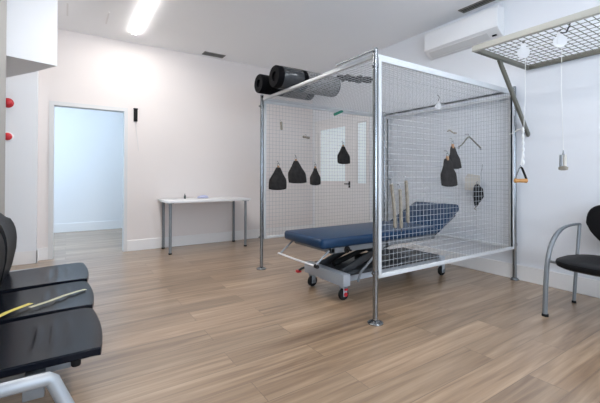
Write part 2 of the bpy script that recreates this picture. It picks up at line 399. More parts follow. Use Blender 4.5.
# ------------------------------------------------------------------ the therapy cage
AX, CX, BY, AY, HC = 1.912, 3.945, 1.898, 3.730, 2.0
PIT = .045; WR = .0016
cage = thing('therapy_cage', 'large zinc tube and wire mesh therapy cage with chrome posts', 'therapy cage', ((AX+CX)/2, (BY+AY)/2, 0))
for x, y in ((AX, BY), (AX, AY), (CX, BY), (CX-.0, AY)):
    bm = B(); tube(bm, [(x, y, .01), (x, y, HC+.02)], .0195, 16); ps = obj('post', bm, M_chrome, cage)
    rf = .058 if x < 3 else .043
    bm = B(); lathe(bm, [(rf, 0), (rf, .006), (rf*.86, .012), (.030, .020), (.024, .024)], (x, y, 0), seg=24); obj('foot_flange', bm, M_chrome, ps)
    bm = B(); lathe(bm, [(.018, 0), (.021, .004), (.019, .012), (.008, .018)], (x, y, HC+.02)); obj('end_cap', bm, M_steel, ps)
    sx = 1 if x < 3 else -1; sy = 1 if y < 3 else -1
    for z in (.37, 1.90):
        bm = B(); lathe(bm, [(.0235, -.014), (.0235, .014)], (x, y, z)); tube(bm, [(x-sx*.018, y-sy*.004, z), (x-sx*.036, y-sy*.004, z)], .008, 8); obj('clamp', bm, M_chrome, ps)
    
def wires(bm, o, du, dv, lu, lv, dn):
    """square grid of wires in the plane o + a*du + b*dv"""
    nu = int(lu/PIT); nv = int(lv/PIT)
    for i in range(1, nu+1):
        if i*PIT < lu-.01: tube(bm, [o+du*(i*PIT)+dn*WR, o+du*(i*PIT)+dv*lv+dn*WR], WR, 4, cap=False)
    for j in range(1, nv+1):
        if j*PIT < lv-.01: tube(bm, [o+dv*(j*PIT)-dn*WR, o+dv*(j*PIT)+du*lu-dn*WR], WR, 4, cap=False)
def panel(o, du, dv, lu, lv, name, w=.030, tk=.024):
    """rectangular tube frame with a wire mesh in it; o, du, dv span the frame's outer rectangle"""
    o = V(o); du = V(du); dv = V(dv); dn = du.cross(dv)
    bm = B()
    def bar(a0, a1, b0, b1):
        p = [o+du*a+dv*b+dn*c for a in (a0, a1) for b in (b0, b1) for c in (-tk/2, tk/2)]
        lo = V([min(q[i] for q in p) for i in range(3)]); hi = V([max(q[i] for q in p) for i in range(3)])
        box(bm, lo.x, hi.x, lo.y, hi.y, lo.z, hi.z, bev=.004)
    bar(0, w, 0, lv); bar(lu-w, lu, 0, lv); bar(w, lu-w, 0, w); bar(w, lu-w, lv-w, lv)
    fr = obj(name, bm, M_zinc, cage)
    bm = B(); wires(bm, o+du*w+dv*w, du, dv, lu-2*w, lv-2*w, dn)
    obj('wire_mesh', bm, M_wire, fr)
    return fr
g = .026
panel((AX+g, BY, .325), (1, 0, 0), (0, 0, 1), CX-AX-2*g, 1.645, 'front_panel')
panel((AX+g, AY, .345), (1, 0, 0), (0, 0, 1), CX-AX-2*g, 1.625, 'rear_panel')
panel((CX, BY+g, .325), (0, 1, 0), (0, 0, 1), AY-BY-2*g, 1.625, 'side_panel')
panel((AX+.005, BY+.005, 1.985), (1, 0, 0), (0, 1, 0), CX-AX-.01, AY-BY-.01, 'roof_panel', .03, .028)
bm = B(); box(bm, AX-.03, AX-.018, BY-.02, BY+.42, 2.005, 2.020, bev=.003); obj('corner_bracket', bm, M_steel, cage)

# green label hanging from the rear rail
bm = B(); box(bm, 2.955, 3.13, 3.698, 3.702, 1.915, 1.95, rot=Matrix.Rotation(-math.radians(24), 3, 'Y'), bev=.001, seg=1)
one('green_tag', bm, M_green, 'slanted green tag on the rear top rail of the cage', 'tag', (3.04, 3.70, 1.93))

# ------------------------------------------------------------------ sandbags
def sandbag(w, h, th, loc, label, rz=0, lean=0, wt=.20):
    root = thing('sandbag', label, 'sandbag', (0, 0, 0), 'charcoal sandbags hanging in the cage')
    bm = B(); n = 20; rings = []
    prof = [(0, .98, .45), (.01, 1.0, .6), (.03, 1.0, .85), (.12, .99, 1.0), (.38, .97, 1.05), (.46, .95, 1.0), (.52, .88, .95), (.66, .69, .75), (.82, wt+.26, .5), (.95, wt+.07, .35), (1.0, wt, .22)]
    for z, sw, st in prof:
        ring = []
        for j in range(n):
            a = 2*PI*j/n; c_, s_ = math.cos(a), math.sin(a)
            ex = .55
            x = math.copysign(abs(c_)**ex, c_)*w/2*sw; y = math.copysign(abs(s_)**.8, s_)*th/2*st
            x += .006*math.sin(7*z+j); zz = z*h - .012*abs(c_)*(1-z)*(0 if z > .1 else -1)
            ring.append(bm.verts.new((x+lean*z*h, y, zz-h)))
        rings.append(ring)
    for a, b in zip(rings, rings[1:]):
        for j in range(n): bm.faces.new((a[j], a[(j+1) % n], b[(j+1) % n], b[j]))
    bm.faces.new(rings[0][::-1]); bm.faces.new(rings[-1])
    obj('bag', bm, M_bag, root, sub=1)
    lx = lean*h
    bm = B(); box(bm, lx-.013, lx+.013, -.008, .008, -.018, .018, bev=.004); obj('leather_tab', bm, M_brass, root)
    bm = B(); pts = [(lx+.014*math.cos(a), 0, .030+.016*math.sin(a)) for a in [2*PI*k/12 for k in range(12)]]
    tube(bm, pts, .0028, 6, closed=True); obj('ring', bm, M_chrome, root)
    bm = B(); tube(bm, [(lx, 0, .040), (lx, .004, .058), (lx, .020, .072), (lx, .032, .066)], .0028, 6); obj('hook', bm, M_chrome, root)
    root.location = loc; root.rotation_euler = (0, 0, rz)
    return root
sandbag(.235, .275, .075, (2.100, 3.683, 1.190), 'left sandbag of the low trio on the rear mesh', lean=.03)
sandbag(.255, .285, .080, (2.385, 3.683, 1.275), 'wide middle sandbag of the trio on the rear mesh', lean=-.10)
sandbag(.155, .225, .060, (2.650, 3.683, 1.190), 'narrow right sandbag of the low trio on the rear mesh')
sandbag(.205, .245, .070, (3.125, 3.683, 1.488), 'lone higher sandbag on the rear mesh left of front post', lean=-.06)
sandbag(.220, .245, .030, (2.738, 1.842, 1.236), 'large lower sandbag outside the front mesh, partly before a smaller one', wt=.34, lean=-.13)
sandbag(.170, .200, .022, (2.850, 1.858, 1.345), 'smaller upper sandbag outside the front mesh, partly behind a larger one', lean=-.22, wt=.3)

# clips and hooks on the mesh
def clip(p0, p1, label, r=.016):
    bm = B(); p0 = V(p0); p1 = V(p1); d = (p1-p0)
    tube(bm, [p0, p0+d*.06, p0+d*.5, p0+d*.94, p1], [r*.6, r, r*.85, r, r*.6], 10)
    t = thing('spring_clip', label, 'clip', p0, 'small clips on the rear mesh')
    obj('grip', bm, M_strap, t)
    bm = B(); q = p1 if p1.z > p0.z+.02 else (p0+p1)/2+V((0, 0, r)); tube(bm, [q, q+V((0, .008, .018)), q+V((0, .03, .022))], .0025, 6); obj('hook', bm, M_chrome, t)
clip((2.158, 3.69, 1.636), (2.150, 3.69, 1.735), 'small brown clip hanging upright on the rear mesh')
clip((2.465, 3.69, 1.575), (2.565, 3.69, 1.565), 'small brown clip lying sideways on the rear mesh')
bm = B(); tube(bm, [(2.745, 1.866, 1.470), (2.765, 1.862, 1.482), (2.80, 1.862, 1.470), (2.835, 1.862, 1.458), (2.865, 1.862, 1.462), (2.868, 1.874, 1.466), (2.865, 1.884, 1.470)], .006, 6)
one('wire_hook', bm, M_strap, 'small curved hook on the front mesh above the two sandbags', 'hook', (2.80, 1.87, 1.46))
bm = B(); tube(bm, [(3.915, 2.225, 1.22), (3.900, 2.22, 1.17), (3.905, 2.235, 1.12), (3.905, 2.23, 1.05)], .0035, 6)
one('wire_hook', bm, M_steel, 'thin wire hook right of the cream pad', 'hook', (3.90, 2.225, 1.05))

# sling bar (metal V)
t = thing('sling_bar', 'V-shaped metal sling bar hanging on the front mesh right of sandbags', 'sling bar', (3.063, 1.862, 1.34))
yb = 1.862
bm = B(); tube(bm, [(2.900, yb, 1.345), (2.945, yb, 1.362), (3.035, yb, 1.434), (3.063, yb, 1.443), (3.085, yb, 1.434), (3.205, yb, 1.372), (3.245, yb, 1.350)], .0065, 8); obj('bar', bm, M_olive, t)
for x, z in ((2.900, 1.345), (3.245, 1.350)):
    bm = B(); tube(bm, [(x+.011*math.cos(a), yb, z-.008+.011*math.sin(a)) for a in [2*PI*k/10 for k in range(10)]], .003, 6, closed=True); obj('ring', bm, M_steel, t)
bm = B(); tube(bm, [(3.063, yb, 1.447), (3.063, yb+.01, 1.468), (3.063, yb+.045, 1.47)], .003, 6); obj('hook', bm, M_chrome, t)

# cream pad and black strap bundle
bm = B(); v = [bm.verts.new(p) for p in ((3.915, 2.435, .93), (3.915, 2.245, .915), (3.915, 2.255, 1.095), (3.915, 2.395, 1.115), (3.915, 2.43, 1.06))]
f_ = bm.faces.new(v); r_ = bmesh.ops.extrude_face_region(bm, geom=[f_]); bmesh.ops.translate(bm, verts=[e for e in r_['geom'] if isinstance(e, bmesh.types.BMVert)], vec=(-.012, 0, 0))
one('cream_pad', bm, M_card, 'cream coloured pad hanging on the mesh behind black cuff', 'pad', (3.915, 2.34, .92))
t = thing('strap_cuff', 'black strap cuff hanging below the cream pad', 'strap', (3.885, 2.27, .72))
bm = B(); tube(bm, [(3.885, 2.275, .99), (3.88, 2.262, .95), (3.88, 2.262, .86), (3.882, 2.275, .79), (3.885, 2.285, .745)], [.022, .046, .050, .030, .014], 12); obj('cuff', bm, M_blacksoft, t)
bm = B(); tube(bm, [(3.885, 2.262, .99), (3.88, 2.22, .94), (3.88, 2.212, .86), (3.88, 2.24, .80)], [.010, .020, .022, .010], 10); obj('cuff_flap', bm, M_blacksoft, t)
bm = B(); tube(bm, [(3.885, 2.28, .75), (3.885, 2.30, .715), (3.885, 2.275, .70)], .006, 6); obj('strap_end', bm, M_strap, t)
bm = B(); tube(bm, [(3.885, 2.275, .99), (3.885, 2.275, 1.02), (3.91, 2.275, 1.03)], .003, 6); obj('hook', bm, M_chrome, t)

# three tapering spring covers on the front mesh
for i, (x, z0, z1, dx, lb) in enumerate(((2.084, .69, 1.025, .040, 'left tan spring hanging outside the front mesh'), (2.152, .685, .985, .013, 'middle and shortest tan spring hanging outside the front mesh'), (2.230, .72, 1.05, .022, 'right and highest tan spring hanging outside the front mesh'))):
    y = BY-.036
    t = thing('suspension_spring', lb, 'spring', (x, y, z0), 'tan springs outside the front mesh')
    bm = B(); N_ = 44; pts = []; rr = []
    for k in range(N_+1):
        s = k/N_; pts.append((x-dx*s**1.6, y, z0+(z1-z0)*s)); rr.append((.0135+(.0012 if k % 2 else -.0012))*(.55 if k in (0, N_) else 1))
    tube(bm, pts, rr, 10); obj('coil', bm, M_strap, t)
    bm = B(); tx = x-dx; tube(bm, [(tx, y, z1), (tx-.004, y, z1+.02), (tx+.004, y+.012, z1+.035), (tx, y+.030, z1+.032)], .003, 6); obj('hook', bm, M_chrome, t)
    bm = B(); tube(bm, [(x, y, z0), (x, y, z0-.02), (x+.008, y, z0-.03)], .003, 6); obj('end_loop', bm, M_chrome, t)

# pulley hanging from the roof mesh
def pulley(loc, label, rz=0, s=1.0, stem=.10):
    root = thing('pulley', label, 'pulley', (0, 0, 0), 'white plastic pulleys')
    bm = B(); lathe(bm, [(.010*s, -.010), (.034*s, -.010), (.030*s, -.004), (.030*s, .004), (.034*s, .010), (.010*s, .010)], (0, 0, 0), 'y'); obj('wheel', bm, M_whitepl, root)
    bm = B()
    for q in (-.016, .012): box(bm, -.014*s, .014*s, q, q+.004, -.020, .052*s, bev=.0015, seg=1)
    box(bm, -.014*s, .014*s, -.016, .016, .046*s, .054*s); obj('cheeks', bm, M_whitepl, root)
    bm = B(); tube(bm, [(0, 0, .052*s), (0, 0, .07*s), (.012, 0, .07*s+stem*.4), (0, 0, .06*s+stem*.8), (-.01, 0, .06*s+stem)], .0035, 6); obj('hook', bm, M_dgrey, root)
    root.location = loc; root.rotation_euler = (0, 0, rz)
    return root
pulley((3.45, 2.46, 1.862), 'white pulley hanging from the cage roof mesh', rz=-1.0, s=1.0, stem=.07)

# rolled mats on the cage roof
def roll(loc, label, r, L, kind):
    root = thing('rolled_mat', label, 'rolled mat', (0, 0, 0), 'rolled mats on the cage roof')
    def hollow(bm, x0, x1, ro, ri):
        lathe(bm, [(ri*.98, x0+.02), (ri, x0), (ro*.93, x0-.004), (ro, x0+.008), (ro, x1-.008), (ro*.93, x1+.004), (ri, x1), (ri*.98, x1-.02)], (0, 0, r), 'x', 32)
    if kind == 0:
        bm = B(); hollow(bm, 0, L, r, r*.42); obj('foam_body', bm, M_mat, root)
        bm = B(); lathe(bm, [(r*1.012, .30), (r*1.012, L-.1)], (0, 0, r), 'x', 32); obj('speckled_cover', bm, M_speck, root)
    else:
        bm = B(); hollow(bm, 0, L, r, r*.45); obj('foam_body', bm, M_mat, root)
        bm = B(); lathe(bm, [(r*1.012, .06), (r*1.02, .065), (r*1.02, .30), (r*1.012, .305)], (0, 0, r), 'x', 32); obj('silver_wrap', bm, M_silver, root)
        bm = B()
        for k in range(9):
            pass
        a0, a1 = math.radians(60), math.radians(130)
        pr = []
        for x in (.20, .34):
            pr.append([bm.verts.new((x, -r*1.03*math.cos(a0+(a1-a0)*k/8), r+r*1.03*math.sin(a0+(a1-a0)*k/8))) for k in range(9)])
        for k in range(8): bm.faces.new((pr[0][k], pr[0][k+1], pr[1][k+1], pr[1][k]))
        obj('brown_label', bm, M_brown, root)
        bm = B(); lathe(bm, [(r*1.012, .36), (r*1.015, L-.02), (r*.9, L+.006), (r*.45, L+.008)], (0, 0, r), 'x', 32); obj('speckled_cover', bm, M_speck, root)
    bm = B(); lathe(bm, [(r*.41, .03), (r*.41, L-.03)], (0, 0, r), 'x', 20); obj('core', bm, M_dark, root)
    root.location = loc
    return root
roll((1.775, 3.545, 2.003), 'plain black rolled mat on the cage roof, nearer the far wall', .105, .70, 0)
roll((1.800, 3.235, 2.003), 'rolled mat with silver wrap and brown label on the cage roof', .116, .80, 1)
# tangled black straps on the roof
t = thing('tangled_strap', 'tangled black strap bundle lying on the cage roof mesh', 'strap', (2.38, 2.62, 2.0))
bm = B(); random.seed(3); pts = []
for k in range(60):
    a = k*.9; pts.append((2.22+.30*k/59+.035*math.cos(a*1.3), 2.66-.08*k/59+.035*math.sin(a), 2.038+.012*math.sin(a*.7)+.006*math.sin(k)))
tube(bm, pts, .017, 6); obj('webbing', bm, M_rubber, t)
bm = B(); tube(bm, [(2.27, 2.70, 2.022), (2.24, 2.62, 2.024), (2.27, 2.55, 2.022), (2.31, 2.57, 2.024)], .014, 8); obj('loop', bm, M_rubber, t)

# ------------------------------------------------------------------ treatment couch
t = thing('treatment_couch', 'blue vinyl height-adjustable treatment couch on castors inside the cage', 'treatment couch', (2.72, 2.64, 0))
Y0, Y1 = 2.31, 2.975; ZB, ZT = .478, .562
def cushion(bm, x0, x1, narrow0=0, narrow1=0, zr=0):
    """rounded mattress slab"""
    nx, ny = 14, 8; rr = .032
    vs_ = box(bm, x0, x1, Y0, Y1, ZB, ZT, bev=rr, seg=4); return vs_
bm = B(); box(bm, 1.745, 3.235, Y0, Y1, ZB, ZT, bev=.030, seg=4)
for v in bm.verts:                     # corners of the foot end are clipped
    if v.co.x < 1.82 :
        k = (1.82-v.co.x)/.075; yc = (Y0+Y1)/2; v.co.y = yc+(v.co.y-yc)*(1-.09*k)
obj('main_cushion', bm, M_blue, t)
ang = math.radians(-27)
bm = B(); vv = box(bm, 3.240, 3.745, Y0, Y1, ZB, ZT, bev=.030, seg=4)
for v in bm.verts:
    if v.co.x > 3.55: yc = (Y0+Y1)/2; v.co.y = yc+(v.co.y-yc)*(1-.10*(v.co.x-3.55)/.16)
bmesh.ops.rotate(bm, verts=bm.verts, cent=(3.24, 0, ZB+.01), matrix=Matrix.Rotation(ang, 3, 'Y'))
hd = obj('head_cushion', bm, M_blue, t)
bm = B(); box(bm, 3.25, 3.66, Y0+.06, Y0+.10, ZB-.030, ZB); box(bm, 3.25, 3.66, Y1-.10, Y1-.06, ZB-.030, ZB); box(bm, 3.60, 3.66, Y0+.06, Y1-.06, ZB-.03, ZB)
bmesh.ops.rotate(bm, verts=bm.verts, cent=(3.24, 0, ZB+.01), matrix=Matrix.Rotation(ang, 3, 'Y')); obj('head_frame', bm, M_dgrey, t, smooth=False)
bm = B(); box(bm, 1.86, 3.24, Y0+.045, Y0+.085, .430, .478); box(bm, 1.86, 3.24, Y1-.085, Y1-.045, .430, .478)
for x in (1.86, 2.5, 3.20): box(bm, x, x+.04, Y0+.045, Y1-.045, .432, .476)
obj('upper_frame', bm, M_steel, t, bev=.003)
# foot control bar
bm = B(); tube(bm, [(1.700, Y0+.03, .350), (1.690, 2.64, .350), (1.690, Y1-.03, .352)], .0085, 10); fb = obj('control_bar', bm, M_white, t)
for y in (Y0+.05, Y1-.05):
    bm = B(); tube(bm, [(1.695, y, .350), (1.84, y, .46)], .009, 8); obj('control_arm', bm, M_steel, t)
bm = B(); lathe(bm, [(.016, -.018), (.016, .018)], (1.70, Y0+.035, .350), 'y'); obj('bar_end', bm, M_rubber, fb)
# base
bm = B(); box(bm, 1.985, 2.065, 2.345, 2.945, .130, .235, bev=.008); obj('base_crossbar', bm, M_grey, t)
bm = B(); box(bm, 3.38, 3.46, 2.38, 2.90, .130, .215, bev=.008); obj('base_crossbar', bm, M_grey, t)
bm = B()
for y in (2.44, 2.80): box(bm, 2.06, 3.39, y, y+.06, .135, .20, bev=.004)
obj('base_rail', bm, M_grey, t)
bm = B(); box(bm, 2.07, 3.38, 2.40, 2.90, .196, .236, bev=.012); obj('base_cover', bm, M_dgrey, t)
# scissor lift
for i, y in enumerate((2.47, 2.79)):
    for k, (xa, xb) in enumerate(((2.08, 2.66), (2.96, 2.34))):
        bm = B(); yy = y+(.02 if k else -.02)
        L_ = math.hypot(xb-xa, .20); an = math.atan2(.20, xb-xa)
        box(bm, -.02, L_+.02, yy-.012, yy+.012, -.032, .032, bev=.004)
        bmesh.ops.rotate(bm, verts=bm.verts, cent=(0, 0, 0), matrix=Matrix.Rotation(-an, 3, 'Y')); bmesh.ops.translate(bm, verts=bm.verts, vec=(xa, 0, .235))
        obj('lift_arm', bm, M_dgrey, t)
bm = B(); tube(bm, [(2.10, 2.62, .262), (2.20, 2.62, .29), (2.62, 2.62, .39)], [.026, .026, .018], 12); tube(bm, [(2.55, 2.62, .37), (2.86, 2.62, .445)], .014, 10); obj('actuator', bm, M_rubber, t)
bm = B(); box(bm, 2.42, 2.62, 2.53, 2.70, .236, .300, bev=.015); obj('motor_box', bm, M_rubber, t)
bm = B(); tube(bm, [(2.03, 2.36, .455), (2.03, 2.30, .45)], .010, 8); tube(bm, [(2.03, 2.375, .45), (2.03, 2.345, .45)], .030, 14); obj('height_knob', bm, M_rubber, t)
bm = B(); tube(bm, [(2.14, 2.335, .16), (2.20, 2.36, .23), (2.42, 2.36, .395), (2.50, 2.36, .44)], .011, 8); obj('side_strut', bm, M_steel, t)
bm = B(); tube(bm, [(2.02, 2.93, .185), (1.985, 2.99, .155), (1.970, 3.02, .13)], [.010, .012, .012], 8); pd = obj('brake_lever', bm, M_dgrey, t)
bm = B(); box(bm, 1.945, 1.995, 3.005, 3.045, .110, .138, bev=.006); obj('lever_pad', bm, M_red, pd)
def castor(x, y, red=False):
    bm = B(); lathe(bm, [(.020, -.018), (.046, -.016), (.052, -.008), (.052, .008), (.046, .016), (.020, .018)], (x, y, .052), 'y', 22); wl = obj('castor', bm, M_rubber, t)
    bm = B(); box(bm, x-.022, x+.022, y-.028, y-.021, .035, .125, bev=.004); box(bm, x-.022, x+.022, y+.021, y+.028, .035, .125, bev=.004); box(bm, x-.026, x+.026, y-.028, y+.028, .108, .132, bev=.004)
    obj('fork', bm, M_grey, wl)
    bm = B(); lathe(bm, [(.018, -.036), (.018, -.018)], (x, y, .055), 'y', 14); obj('hub_cap', bm, M_red if red else M_steel, wl)
    if red:
        bm = B(); box(bm, x-.016, x+.018, y-.044, y-.028, .090, .108, bev=.005); obj('brake_pedal', bm, M_red, wl)
castor(2.035, 2.405, True); castor(2.035, 2.875); castor(3.445, 2.42); castor(3.445, 2.86)

# ------------------------------------------------------------------ wall pulley canopy at the right
t = thing('wall_canopy_grid', 'olive-grey steel mesh canopy bracketed to the right wall', 'overhead grid', (R, .6, 2.2))
X0, X1, YA, YE, ZC = 2.985, R-.002, -.75, 1.790, 2.20
bm = B()
box(bm, X0, X0+.035, YA, YE, ZC-.018, ZC+.032, bev=.003); obj('outer_rail', bm, M_olivet, t)
bm = B(); box(bm, X1-.035, X1, YA, YE, ZC-.018, ZC+.022, bev=.003); obj('wall_rail', bm, M_olive, t)
for y in (YE, YA+.04):
    bm = B(); box(bm, X0+.035, X1-.035, y-.036, y, ZC-.018, ZC+.022, bev=.003); obj('end_rail', bm, M_olive, t)
bm = B(); n = 0
y = YE-.036-.05
while y > YA+.05:
    tube(bm, [(X0+.02, y, ZC+.004), (X1-.02, y, ZC+.004)], .0032, 5, cap=False); y -= .05
obj('cross_wires', bm, M_olive, t)
bm = B()
for k in range(1, 12):
    x = X0+.02+k*.082; tube(bm, [(x, YA+.02, ZC+.011), (x, YE-.02, ZC+.011)], .0030, 5, cap=False)
obj('long_wires', bm, M_olive, t)
for y in (YE-.015, YA+.03):
    bm = B(); a = V((3.41, y, ZC-.01)); b = V((R-.008, y+.045, 1.505)); d = (b-a).normalized(); L_ = (b-a).length
    vs_ = box(bm, 0, L_, -.012, .012, -.023, .023, bev=.003)
    bmesh.ops.rotate(bm, verts=bm.verts, cent=(0, 0, 0), matrix=Matrix.Rotation(math.atan2(-d.z, math.hypot(d.x, d.y)), 3, 'Y')); bmesh.ops.translate(bm, verts=bm.verts, vec=a)
    obj('strut', bm, M_olive, t)

# pulleys, cords and handles under the canopy
P1 = V((3.223, 1.474, 2.13)); P2 = V((3.196, 1.197, 2.13))
pulley(P1, 'white pulley under the canopy nearer the cage', rz=-1.1, s=1.35, stem=.005)
pulley(P2, 'white pulley under the canopy farther from the cage', rz=-1.1, s=1.35, stem=.001)
bm = B(); tube(bm, [(3.128, 1.108, 2.225), (3.134, 1.114, 2.205), (3.150, 1.140, 2.172), (3.172, 1.170, 2.182), (3.186, 1.188, 2.195)], .006, 6)
one('canopy_hook', bm, M_dgrey, 'dark hook holding the farther pulley to the canopy', 'hook', (3.134, 1.114, 2.2))
bm = B(); pts = [P1+V((-.01, -.03, .02))]
for k in range(1, 9):
    s = k/9; pts.append(P1.lerp(P2, s)+V((0, 0, .03-.05*s*(1-s))))
pts.append(P2+V((0, .03, .02)))
tube(bm, pts, .0028, 6)
one('pulley_rope', bm, M_cord, 'white rope running between the two canopy pulleys', 'rope', tuple(P1), 'white ropes under the canopy')
bm = B(); c0 = P1+V((.033, 0, -.01))
tube(bm, [c0, c0+V((0, .002, -.35)), (3.250, 1.492, 1.36)], .0026, 6)
for k in range(6):
    z = 1.50-.055*k
    tube(bm, [(3.250, 1.492, z), (3.250, 1.492, z-.012), (3.250, 1.492, z-.034), (3.250, 1.492, z-.045)], [.004, .0105, .0095, .004], 8)
tube(bm, [(3.250, 1.492, 1.42), (3.246, 1.492, 1.30), (3.233, 1.505, 1.15)], .0045, 6)
one('pulley_rope', bm, M_cord, 'knotted white rope hanging down to the wooden stirrup handle', 'rope', (3.25, 1.49, 1.15), 'white ropes under the canopy')
bm = B(); tube(bm, [(3.250, 1.492, 1.495), (3.26, 1.54, 1.485), (3.27, 1.58, 1.465), (3.28, 1.62, 1.455)], .0050, 6)
one('rope_tail', bm, M_cord, 'short white rope tail sticking out toward the cage', 'rope', (3.25, 1.49, 1.49))
bm = B(); c1 = P2+V((.033, 0, -.01)); tube(bm, [c1, (3.210, 1.195, 1.8), (3.200, 1.180, 1.285)], .0018, 6)
one('pulley_rope', bm, M_cord, 'thin white rope hanging to the small upright handle', 'rope', (3.200, 1.195, 1.27), 'white ropes under the canopy')
# stirrup handle with wooden grip
t = thing('stirrup_handle', 'stirrup pull handle with orange wooden grip hanging by the cage post', 'handle', (3.233, 1.50, 1.04))
hx, hy, hz = 3.233, 1.504, 1.047
dr = V((.75, -.66, 0))
c = V((hx, hy, hz))
bm = B(); tube(bm, [c-dr*.052, c-dr*.045, c-dr*.02, c+dr*.02, c+dr*.045, c+dr*.052], [.014, .020, .016, .016, .020, .014], 14); obj('grip', bm, M_wood, t)
top = c+V((.0, .0, .115))
bm = B(); tube(bm, [top, top+dr*.012-V((0, 0, .01)), c+dr*.048+V((0, 0, .005))], .0095, 8); obj('strap', bm, M_rubber, t)
bm = B(); tube(bm, [top, top-dr*.012-V((0, 0, .01)), c-dr*.048+V((0, 0, .005))], .0045, 6); obj('steel_side', bm, M_chrome, t)
bm = B(); tube(bm, [top+V((.009*math.cos(a), 0, .006+.009*math.sin(a))) for a in [2*PI*k/10 for k in range(10)]], .003, 6, closed=True); obj('ring', bm, M_chrome, t)
# upright handle
t = thing('pull_handle', 'small steel and wood pull handle hanging against the white wall', 'handle', (3.200, 1.175, 1.14))
bm = B(); tube(bm, [(3.200, 1.180, 1.285), (3.200, 1.180, 1.262), (3.200, 1.180, 1.25)], [.004, .006, .012], 8); tube(bm, [(3.191, 1.193, 1.25), (3.189, 1.195, 1.15)], .009, 8); obj('steel_body', bm, M_steel, t)
bm = B(); tube(bm, [(3.208, 1.173, 1.252), (3.208, 1.173, 1.16)], .012, 10); obj('grip', bm, M_card, t)
bm = B(); lathe(bm, [(.012, -.020), (.030, -.014), (.032, .004), (.016, .014)], (3.200, 1.181, 1.150)); obj('end_knob', bm, M_strap, t)

# ------------------------------------------------------------------ armchair at the right
t = thing('visitor_armchair', 'black padded armchair with curved grey tube arms by the right wall', 'armchair', (3.40, .98, 0))
yf, yn = 1.275, .640
def arc_pts(y, lean=0):
    return [(3.112, y, .012), (3.118, y, .12), (3.132, y, .27), (3.155, y, .40), (3.205, y, .510), (3.285, y, .592), (3.39, y, .642), (3.50, y, .664), (3.62, y, .670), (3.72, y, .668), (3.79, y, .664)]
for y in (yf, yn):
    bm = B(); P = arc_pts(y)
    # smooth resample
    Q = []
    for i in range(len(P)-1):
        p0, p1, p2, p3 = [V(P[max(0, min(len(P)-1, i+k))]) for k in (-1, 0, 1, 2)]
        for s in range(4):
            u = s/4; Q.append(.5*((2*p1)+(p2-p0)*u+(2*p0-5*p1+4*p2-p3)*u*u+(3*p1-p0-3*p2+p3)*u**3))
    Q.append(V(P[-1]))
    tube(bm, Q, [.0175 if q.x < 3.3 else max(.0115, .0175-.006*(q.x-3.3)/.25) for q in Q], 12)
    fl = obj('arm_leg', bm, M_steel, t)
    bm = B(); lathe(bm, [(.023, 0), (.024, .004), (.022, .02)], (3.115, y, 0)); obj('foot', bm, M_rubber, fl)
    bm = B(); tube(bm, [(3.655, y, .012), (3.705, y, .30), (3.785, y, .668)], .0135, 12); rl = obj('rear_leg', bm, M_steel, t)
    bm = B(); lathe(bm, [(.016, 0), (.017, .004), (.015, .02)], (3.655, y, 0)); obj('foot', bm, M_rubber, rl)
bm = B(); tube(bm, [(3.185, yf, .415), (3.19, yn, .415)], .010, 8); tube(bm, [(3.715, yf, .40), (3.715, yn, .40)], .010, 8)
obj('seat_frame', bm, M_steel, t)
# seat: rounded shield outline
def shield(bm, outline, z_of, th):
    """outline: list of (x,y) ring; lofts a pad with thickness th"""
    cx_ = sum(p[0] for p in outline)/len(outline); cy_ = sum(p[1] for p in outline)/len(outline)
    rings = []
    for s, dz in ((.0, -th), (.90, -th), (.98, -th*.8), (1.0, -th*.45), (.985, -th*.15), (.93, 0), (.6, .004), (0, .002)):
        if s == 0: rings.append([bm.verts.new((cx_, cy_, z_of(cx_, cy_)+dz))]); continue
        rings.append([bm.verts.new((cx_+(x-cx_)*s, cy_+(y-cy_)*s, z_of(cx_+(x-cx_)*s, cy_+(y-cy_)*s)+dz)) for x, y in outline])
    n = len(outline)
    for a, b in zip(rings, rings[1:]):
        for j in range(n):
            k = (j+1) % n
            if len(a) == 1: bm.faces.new((a[0], b[j], b[k]))
            elif len(b) == 1: bm.faces.new((a[j], a[k], b[0]))
            else: bm.faces.new((a[j], a[k], b[k], b[j]))
out = []
for k in range(36):
    a = 2*PI*k/36; c_, s_ = math.cos(a), math.sin(a)
    x = math.copysign(abs(c_)**.48, c_)*.305; y = math.copysign(abs(s_)**.48, s_)*.268
    if x > 0: y *= 1-.20*(x/.305)
    out.append((3.335+x, .955+y))
bm = B(); shield(bm, out, lambda x, y: .452-.02*max(0, x-3.1)+.012*((y-.955)/.26)**2, .058); obj('seat', bm, M_blacksoft, t)
out = []
for k in range(40):                    # backrest outline in (y, z): broad top, waist narrowing downwards
    a = 2*PI*k/40; c_, s_ = math.cos(a), math.sin(a)
    y = math.copysign(abs(c_)**.55, c_)*.285; z = math.copysign(abs(s_)**.65, s_)*(.175 if s_ > 0 else .215)
    if z < 0: y *= 1-.62*(z/-.215)**1.3
    out.append((y, z))
bm = B(); shield(bm, out, lambda y, z: -.05*(y/.3)**2, .045)
for v in bm.verts:
    y, z, tt = v.co; v.co = V((3.750-tt*1.0+.22*z, .955+y, .680+z))
obj('backrest', bm, M_blacksoft, t)

